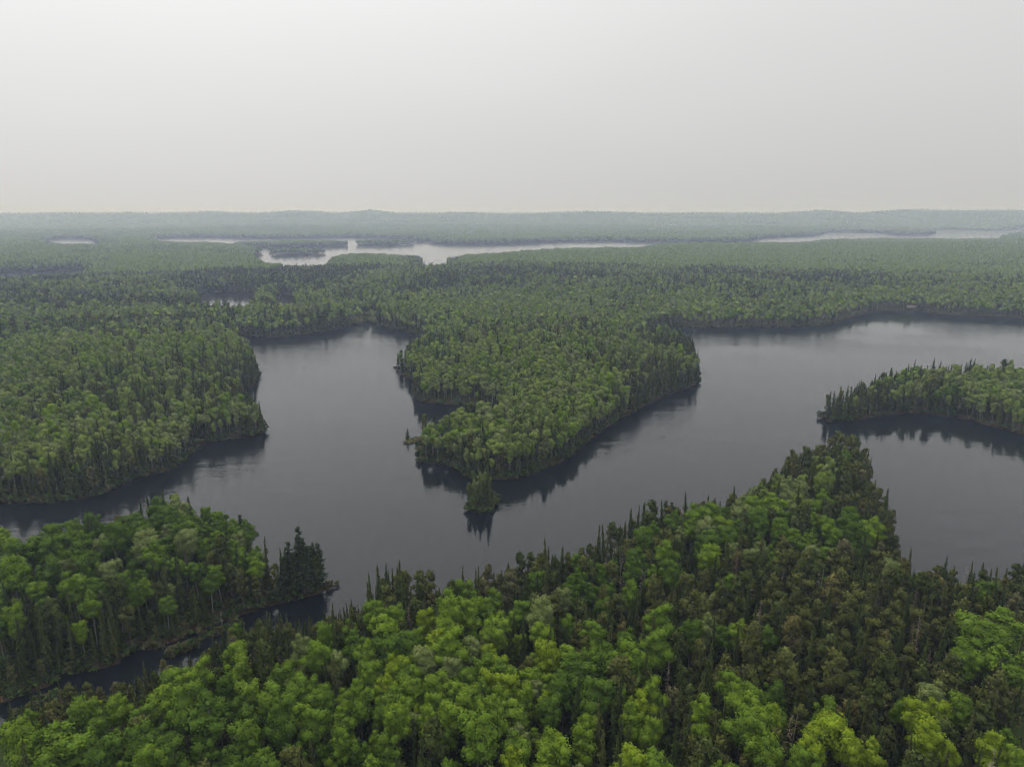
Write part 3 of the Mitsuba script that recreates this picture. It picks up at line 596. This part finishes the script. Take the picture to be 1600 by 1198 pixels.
# ------------------------------------------------------------------ the far forest: plots of simple trees, laid on the land
def simple_tree(r, conifer, tone, rad, tl, coarse=False):
    if coarse and not conifer:
        m = 6
        th = np.arange(m) * 2 * np.pi / m + r.uniform(0, 6)
        ring = np.c_[np.cos(th) * rad, np.sin(th) * rad, np.full(m, tl * 0.55)] * r.uniform(0.85, 1.15, (m, 1))
        v = np.vstack([ring, [[0, 0, tl]]])
        f = np.array([[k, (k + 1) % m, m] for k in range(m)])
        n = np.vstack([unit(np.c_[np.cos(th), np.sin(th), np.full(m, 0.5)]), [[0, 0, 1.0]]])
    elif conifer:
        m = 5
        th = np.arange(m) * 2 * np.pi / m + r.uniform(0, 6)
        ring = np.c_[np.cos(th) * rad, np.sin(th) * rad, np.full(m, tl * 0.22)] * r.uniform(0.85, 1.15, (m, 1))
        v = np.vstack([ring, [[0, 0, tl]]])
        f = np.array([[k, (k + 1) % m, m] for k in range(m)])
        n = np.vstack([unit(np.c_[np.cos(th), np.sin(th), np.full(m, 0.35)]), [[0, 0, 1.0]]])
    else:
        m = 6
        th = np.arange(m) * 2 * np.pi / m + r.uniform(0, 6)
        a = np.c_[np.cos(th) * rad * 0.75, np.sin(th) * rad * 0.75, np.full(m, tl * 0.42)] * r.uniform(0.8, 1.2, (m, 1))
        b = np.c_[np.cos(th + .5) * rad, np.sin(th + .5) * rad, np.full(m, tl * 0.74)] * r.uniform(0.85, 1.15, (m, 1))
        v = np.vstack([a, b, [[r.normal() * .3, r.normal() * .3, tl]]])
        f = np.array([[k, (k + 1) % m, m + (k + 1) % m] for k in range(m)] + [[k, m + (k + 1) % m, m + k] for k in range(m)] + [[m + k, m + (k + 1) % m, 2 * m] for k in range(m)])
        n = np.vstack([unit(np.c_[np.cos(th), np.sin(th), np.full(m, -0.1)]), unit(np.c_[np.cos(th), np.sin(th), np.full(m, 0.6)]), [[0, 0, 1.0]]])
    c = np.array([0.70, 0.74, 0.80]) * np.array(tone) * r.normal(1, 0.13, (len(v), 1))  # crown self-shadowing put into the colour: tone darkened and cooled on these smooth solids
    return v, f, n, c


def plot_group(size, share, seed, spacing, fat, low=9, high=16):
    key = f'forest_plot_{size}_{share}_{seed}_{int(spacing)}'
    if key in groups: return key
    groups[key] = True
    r = np.random.default_rng(seed * 31 + size * 7 + share)
    g = np.arange(-size / 2 + spacing / 2, size / 2, spacing)
    pts = np.stack(np.meshgrid(g, g), -1).reshape(-1, 2) + r.uniform(-0.55, 0.55, (len(g) ** 2, 2)) * spacing
    clump = meshkit.fbm(np.c_[pts / 17 + seed * 9.3, 0 * pts[:, 0]], 2, seed) - 0.5
    parts = []
    for (x, y), cl in zip(pts, clump):
        con = r.uniform() > np.clip((1.0, 0.86, 0.5, 0.14)[3 - share] * 1.05 - 0.05 + cl * 1.3, 0.02, 0.97)
        if con: tone, rad, tl = (SPRUCE if r.uniform() < 0.65 else PINE)[int(r.integers(0, 3))], r.uniform(1.5, 2.3), r.uniform(low, high)
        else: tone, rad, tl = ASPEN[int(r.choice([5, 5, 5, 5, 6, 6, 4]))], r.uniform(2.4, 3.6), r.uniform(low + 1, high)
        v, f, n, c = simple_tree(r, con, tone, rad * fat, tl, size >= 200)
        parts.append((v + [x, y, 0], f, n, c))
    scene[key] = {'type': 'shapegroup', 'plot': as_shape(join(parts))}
    return key


def lay(name, r0, r1, size, spacing, fat, inner, half=42.0, variants=4):
    cx, cy = np.meshgrid(np.arange(-r1 * 0.75, r1 * 0.75, size), np.arange(r0 * 0.7, r1, size))
    c = np.c_[cx.ravel(), cy.ravel()] + 3.7
    r, a = np.hypot(*c.T), np.degrees(np.arctan2(c[:, 0], c[:, 1]))
    c = c[(r >= r0) & (r < r1) & (np.abs(a) < half)]
    sd = shore(*c.T)
    c, sd = c[sd > -size], sd[sd > -size]
    asp, _ = stand_mix(*c.T)
    asp = asp - (0.16 if size < 200 else 0.30) + 1.3 * (meshkit.fbm(np.c_[c / 130, 0 * c[:, 0]], 3, 77) - 0.5)
    step = size * 0.4
    zx = (height(c[:, 0] + step, c[:, 1]) - height(c[:, 0] - step, c[:, 1])) / (2 * step)
    zy = (height(c[:, 0], c[:, 1] + step) - height(c[:, 0], c[:, 1] - step)) / (2 * step)
    z = height(*c.T)
    n = 0
    small = []
    for q in range(len(c)):
        if sd[q] < inner * size:
            small.append(c[q]); continue
        if shapely.contains_xy(marsh, *c[q]): continue
        share = 3 - int(np.digitize(asp[q], [0.24, 0.42, 0.62]))
        g = plot_group(size, share, int(rng.integers(variants)), spacing, fat, *((9, 16) if size < 80 else (10, 14.5) if size < 200 else (10.5, 12.5)))
        turn = int(rng.integers(4))
        co, si = ((1, 0), (0, 1), (-1, 0), (0, -1))[turn]
        sx, sy = np.clip(zx[q], -.25, .25), np.clip(zy[q], -.25, .25)
        m = np.array([[co, -si, 0, c[q][0]], [si, co, 0, c[q][1]], [sx * co + sy * si, -sx * si + sy * co, 1, z[q]], [0, 0, 0, 1]])
        stand_no[name] = stand_no.get(name, 0) + 1
        scene[f'{name}__{stand_no[name]:05d}'] = {'type': 'instance', 'to_world': T(m), 'g': {'type': 'ref', 'id': g}}
    return np.array(small).reshape(-1, 2)


def fill(name, cells, size, spacing, rad_up):
    """Single simple trees in the cells along the waterlines, where no whole plot fits."""
    if not len(cells): return
    g = np.arange(-size / 2 + spacing / 2, size / 2, spacing)
    off = np.stack(np.meshgrid(g, g), -1).reshape(-1, 2)
    p = (cells[:, None] + off[None]).reshape(-1, 2) + rng.uniform(-.5, .5, (len(cells) * len(off), 2)) * spacing
    sd = shore(*p.T)
    p = p[sd > 1.5]
    p = p[shapely.contains_xy(marsh, *p.T) == 0]
    asp, _ = stand_mix(*p.T); z = height(*p.T)
    parts = []
    for (x, y), a_, zz in zip(p, asp, z):
        con = rng.uniform() > a_ * 0.75
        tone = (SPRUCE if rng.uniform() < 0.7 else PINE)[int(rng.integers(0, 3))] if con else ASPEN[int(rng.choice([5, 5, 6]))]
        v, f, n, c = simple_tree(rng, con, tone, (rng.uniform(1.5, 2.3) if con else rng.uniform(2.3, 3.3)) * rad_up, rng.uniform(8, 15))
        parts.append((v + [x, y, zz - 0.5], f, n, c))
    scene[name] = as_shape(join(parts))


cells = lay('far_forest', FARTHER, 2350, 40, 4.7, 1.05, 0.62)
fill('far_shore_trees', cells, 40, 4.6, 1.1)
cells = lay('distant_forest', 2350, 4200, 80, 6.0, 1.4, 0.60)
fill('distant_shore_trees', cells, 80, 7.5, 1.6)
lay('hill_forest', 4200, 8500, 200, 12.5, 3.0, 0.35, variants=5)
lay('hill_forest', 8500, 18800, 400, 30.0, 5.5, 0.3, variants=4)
for nm, tx in (('far_forest', 'hazy mixed forest around the far lake'), ('far_shore_trees', 'line of trees along the near edge of the far lake'), ('distant_forest', 'blue-grey wooded land behind the far lake'),
               ('distant_shore_trees', 'trees along the distant shores of the far lake'), ('hill_forest', 'faint wooded hills under the horizon')):
    labels[nm] = {'label': tx, 'category': 'forest', 'kind': 'stuff'}

# ------------------------------------------------------------------ undergrowth, shore brush, marsh grass
BUSH = ((0.030, 0.050, 0.016), (0.045, 0.070, 0.020), (0.060, 0.060, 0.028))
for t, tone in enumerate(BUSH):
    for s in range(3):
        scene[f'bush_form_{t}_{s}'] = {'type': 'shapegroup', 'bush': as_shape(bush(90 + s, 70, tone)['crown'])}
p = scatter(70, 330, 2.6); sd = shore(*p.T)
p = p[(sd > 0.3) & ~((p[:, 0] < -39.5) & (p[:, 0] > -61) & (p[:, 1] > 284) & (p[:, 1] < 301))]
hz_ = height(*p.T)
for q, (x, y) in enumerate(p):
    s = rng.uniform(0.6, 1.4)
    put(f'undergrowth__{q:05d}', f'bush_form_{int(rng.choice([0, 0, 1, 2]))}_{q % 3}', x, y, hz_[q] - 0.1, s, s * rng.uniform(0.7, 1.3), rng.uniform(0, 6.28))
labels['undergrowth'] = {'label': 'low dark shrubs on the forest floor', 'category': 'undergrowth', 'kind': 'stuff'}
e = edge[(np.hypot(*edge.T) < 700) & (np.abs(np.degrees(np.arctan2(edge[:, 0], edge[:, 1]))) < 41) & (edge[:, 1] > 60)]
e = e[rng.uniform(size=len(e)) < np.where(np.hypot(*e.T) < 340, 0.75, 0.35)]
e = e + rng.normal(0, 0.9, e.shape)
sd = shore(*e.T); e = e[sd > -0.1]
hz_ = height(*e.T)
for q, (x, y) in enumerate(e):
    s = rng.uniform(0.35, 0.95) * (1.1 if y < 200 else 0.5 if -61 < x < -39.5 and 284 < y < 301 else 1.7)
    put(f'shore_brush__{q:05d}', f'bush_form_{int(rng.choice([0, 1, 2, 2]))}_{q % 3}', x, y, hz_[q] - 0.1, s, s * rng.uniform(0.6, 1.5), rng.uniform(0, 6.28))
labels['shore_brush'] = {'label': 'low brush fringing the waterlines', 'category': 'brush', 'kind': 'stuff'}


def tuft_mesh(p, z, tone, hgt, wid):
    n = len(p)
    a = rng.uniform(0, 2 * np.pi, n)
    b = np.c_[p, z]; h = hgt * rng.uniform(0.6, 1.3, n)
    w = np.c_[np.cos(a), np.sin(a), 0 * a] * wid
    v = np.stack([b - w, b + w, b + np.c_[rng.normal(0, .3, (n, 2)) * hgt, h]], 1)
    nn = np.repeat(unit(np.c_[rng.normal(0, .35, (n, 2)), np.ones(n)]), 3, 0)
    return v.reshape(-1, 3), np.arange(3 * n).reshape(-1, 3), nn, np.repeat(np.array(tone) * rng.normal(1, .2, (n, 1)) * np.where(rng.uniform(size=(n, 1)) < .3, [1.25, 1.0, .9], 1.0), 3, 0)


def grass(name, poly, n, tone, hgt, wid, label):
    x0, y0, x1, y1 = poly.bounds
    p = rng.uniform([x0, y0], [x1, y1], (n, 2)); p = p[shapely.contains_xy(poly, *p.T)]
    p = p[shore(*p.T) > 0.1]
    scene[name] = as_shape(tuft_mesh(p, height(*p.T) - 0.1, tone, hgt, wid))
    labels[name] = {'label': label, 'category': 'grass', 'kind': 'stuff'}


m_a, m_b = organic(MARSH_A, 4, 8, 60), organic(MARSH_B, 4.5, 6, 61)
grass('marsh_grass', m_a, 9000, (0.155, 0.135, 0.085), 0.9, 0.7, 'pale brown marsh grass in a clearing left of the pond')
grass('shore_sedge', m_b, 7000, (0.085, 0.105, 0.036), 0.9, 0.6, 'yellow-green sedge at the head of the left bay')
grass('spit_grass', Polygon([(-58, 287), (-58, 301), (-34, 301), (-34, 287)]), 1500, (0.085, 0.095, 0.035), 0.7, 0.35, 'grass on the thin low spit beside the central peninsula')
grass('bank_grass', Polygon([(-144, 267), (-144, 294), (-119, 294), (-119, 267)]), 900, (0.095, 0.105, 0.035), 0.8, 0.4, 'light green grass on the left lake bank')
grass('creek_sedge', shapely.union_all(bars), 5200, (0.085, 0.062, 0.036), 0.6, 0.25, 'low brown sedge on the mud bars of the creek')
grass('creek_grass', Polygon([(-78, 139), (-78, 152), (-62, 152), (-62, 139)]), 1600, (0.060, 0.095, 0.026), 0.9, 0.35, 'green sedge on the bank where the creek widens')

# ------------------------------------------------------------------ a white-roofed cabin in the trees of the far right shore
def box_mesh(x0, x1, y0, y1, z0, z1): return trimesh.creation.box(bounds=[[x0, y0, z0], [x1, y1, z1]])


def solid(mesh, colour):
    v, f, n = meshkit.arrays(mesh, False)
    tri = v[f]; nn = unit(np.cross(tri[:, 1] - tri[:, 0], tri[:, 2] - tri[:, 0]))
    return tri.reshape(-1, 3), np.arange(3 * len(f)).reshape(-1, 3), np.repeat(nn, 3, 0), np.tile(np.array(colour, float), (3 * len(f), 1))


def flat(key, mesh, colour): scene[key] = as_shape(solid(mesh, colour))


CX_, CY_ = 541.0, 738.0
cz = float(height(CX_, CY_)[0])
def cab(m): m.apply_translation([CX_, CY_, cz]); return m
flat('cabin__wall', cab(box_mesh(-5, 5, -3, 3, -0.5, 6.2)), (0.30, 0.27, 0.22))
roof = trimesh.Trimesh(np.array([[-5.6, -3.7, 6.0], [5.6, -3.7, 6.0], [5.6, 3.7, 6.0], [-5.6, 3.7, 6.0], [-5.6, 0, 8.6], [5.6, 0, 8.6]]), [[0, 1, 5], [0, 5, 4], [2, 3, 4], [2, 4, 5], [1, 2, 5], [3, 0, 4], [0, 2, 1], [0, 3, 2]], process=False)
flat('cabin__roof', cab(roof), (0.78, 0.78, 0.76))
flat('cabin__window', cab(box_mesh(-3.4, -1.6, -3.06, -2.98, 3.6, 5.0)), (0.05, 0.055, 0.06))
flat('cabin__window_001', cab(box_mesh(1.6, 3.4, -3.06, -2.98, 3.6, 5.0)), (0.05, 0.055, 0.06))
labels['cabin'] = {'label': 'white-roofed cabin half hidden in the trees on the right shore', 'category': 'cabin'}


def rock(name, x, y, s, seed, colour, label, z=None):
    m = trimesh.creation.icosphere(3, 1.0)
    v = np.array(m.vertices); v = v * (0.75 + 0.6 * meshkit.fbm(v * 1.3 + seed, 3, seed))[:, None] * np.array(s)
    m = trimesh.Trimesh(v, m.faces, process=False); m.apply_translation([x, y, (float(height(x, y)[0]) if z is None else z)])
    scene[name] = as_shape((np.array(m.vertices), np.array(m.faces), unit(v / np.array(s) ** 2), np.tile(np.array(colour, float), (len(v), 1)) * np.random.default_rng(seed).normal(1, .1, (len(v), 1))))
    labels[name] = {'label': label, 'category': 'rock'}


rock('shore_rock', 421.0, 717.0, (5.0, 3.0, 1.6), 3, (0.34, 0.31, 0.27), 'pale flat rock on the waterline of the right far shore')
rock('reef_rock', -459.0, 1565.0, (4.5, 3.0, 1.3), 5, (0.24, 0.14, 0.095), 'rusty brown rock in the far lake before the small island', 0.2)
rock('reef_rock_001', -462.0, 1675.0, (6.0, 5.0, 2.2), 8, (0.24, 0.15, 0.10), 'rusty brown rock at the right end of the small far island', 0.4)

# fallen grey logs on the banks
for q, (x, y, a, ln, tx) in enumerate(((-144, 287, 0.15, 8, 'grey fallen log lying on the left lake bank'), (172, 338.5, -0.4, 6, 'pale fallen log along the spit shore by the right bay'))):
    d = np.array([math.cos(a), math.sin(a), 0.03]); o = np.array([x, y, float(np.maximum(height(x, y)[0], 0.05)) + 0.2])
    scene[f'fallen_log_{q + 1:03d}'] = as_shape(join([limb(o, o + d * ln, 0.24, 0.12, (0.30, 0.27, 0.24), 7, (0, 0, .15)), limb(o + d * ln * .5, o + d * ln * .6 + [0.3, 0.8, .7], .06, .02, (.3, .27, .24), 4), limb(o + d * ln * .7, o + d * ln * .8 + [-0.3, -0.7, .6], .05, .02, (.3, .27, .24), 4)]))
    labels[f'fallen_log_{q + 1:03d}'] = {'label': tx, 'category': 'log'}

# ------------------------------------------------------------------ the smoky air over the land
scene['haze'] = {'type': 'cube', 'to_world': T().translate([0, 0, 64.0]) @ T().scale([19500, 19500, 70.0]), 'bsdf': {'type': 'null'}, 'interior': {'type': 'ref', 'id': 'haze_air'}}
labels['haze'] = {'label': 'thin smoky haze over lakes and forest', 'kind': 'stuff'}
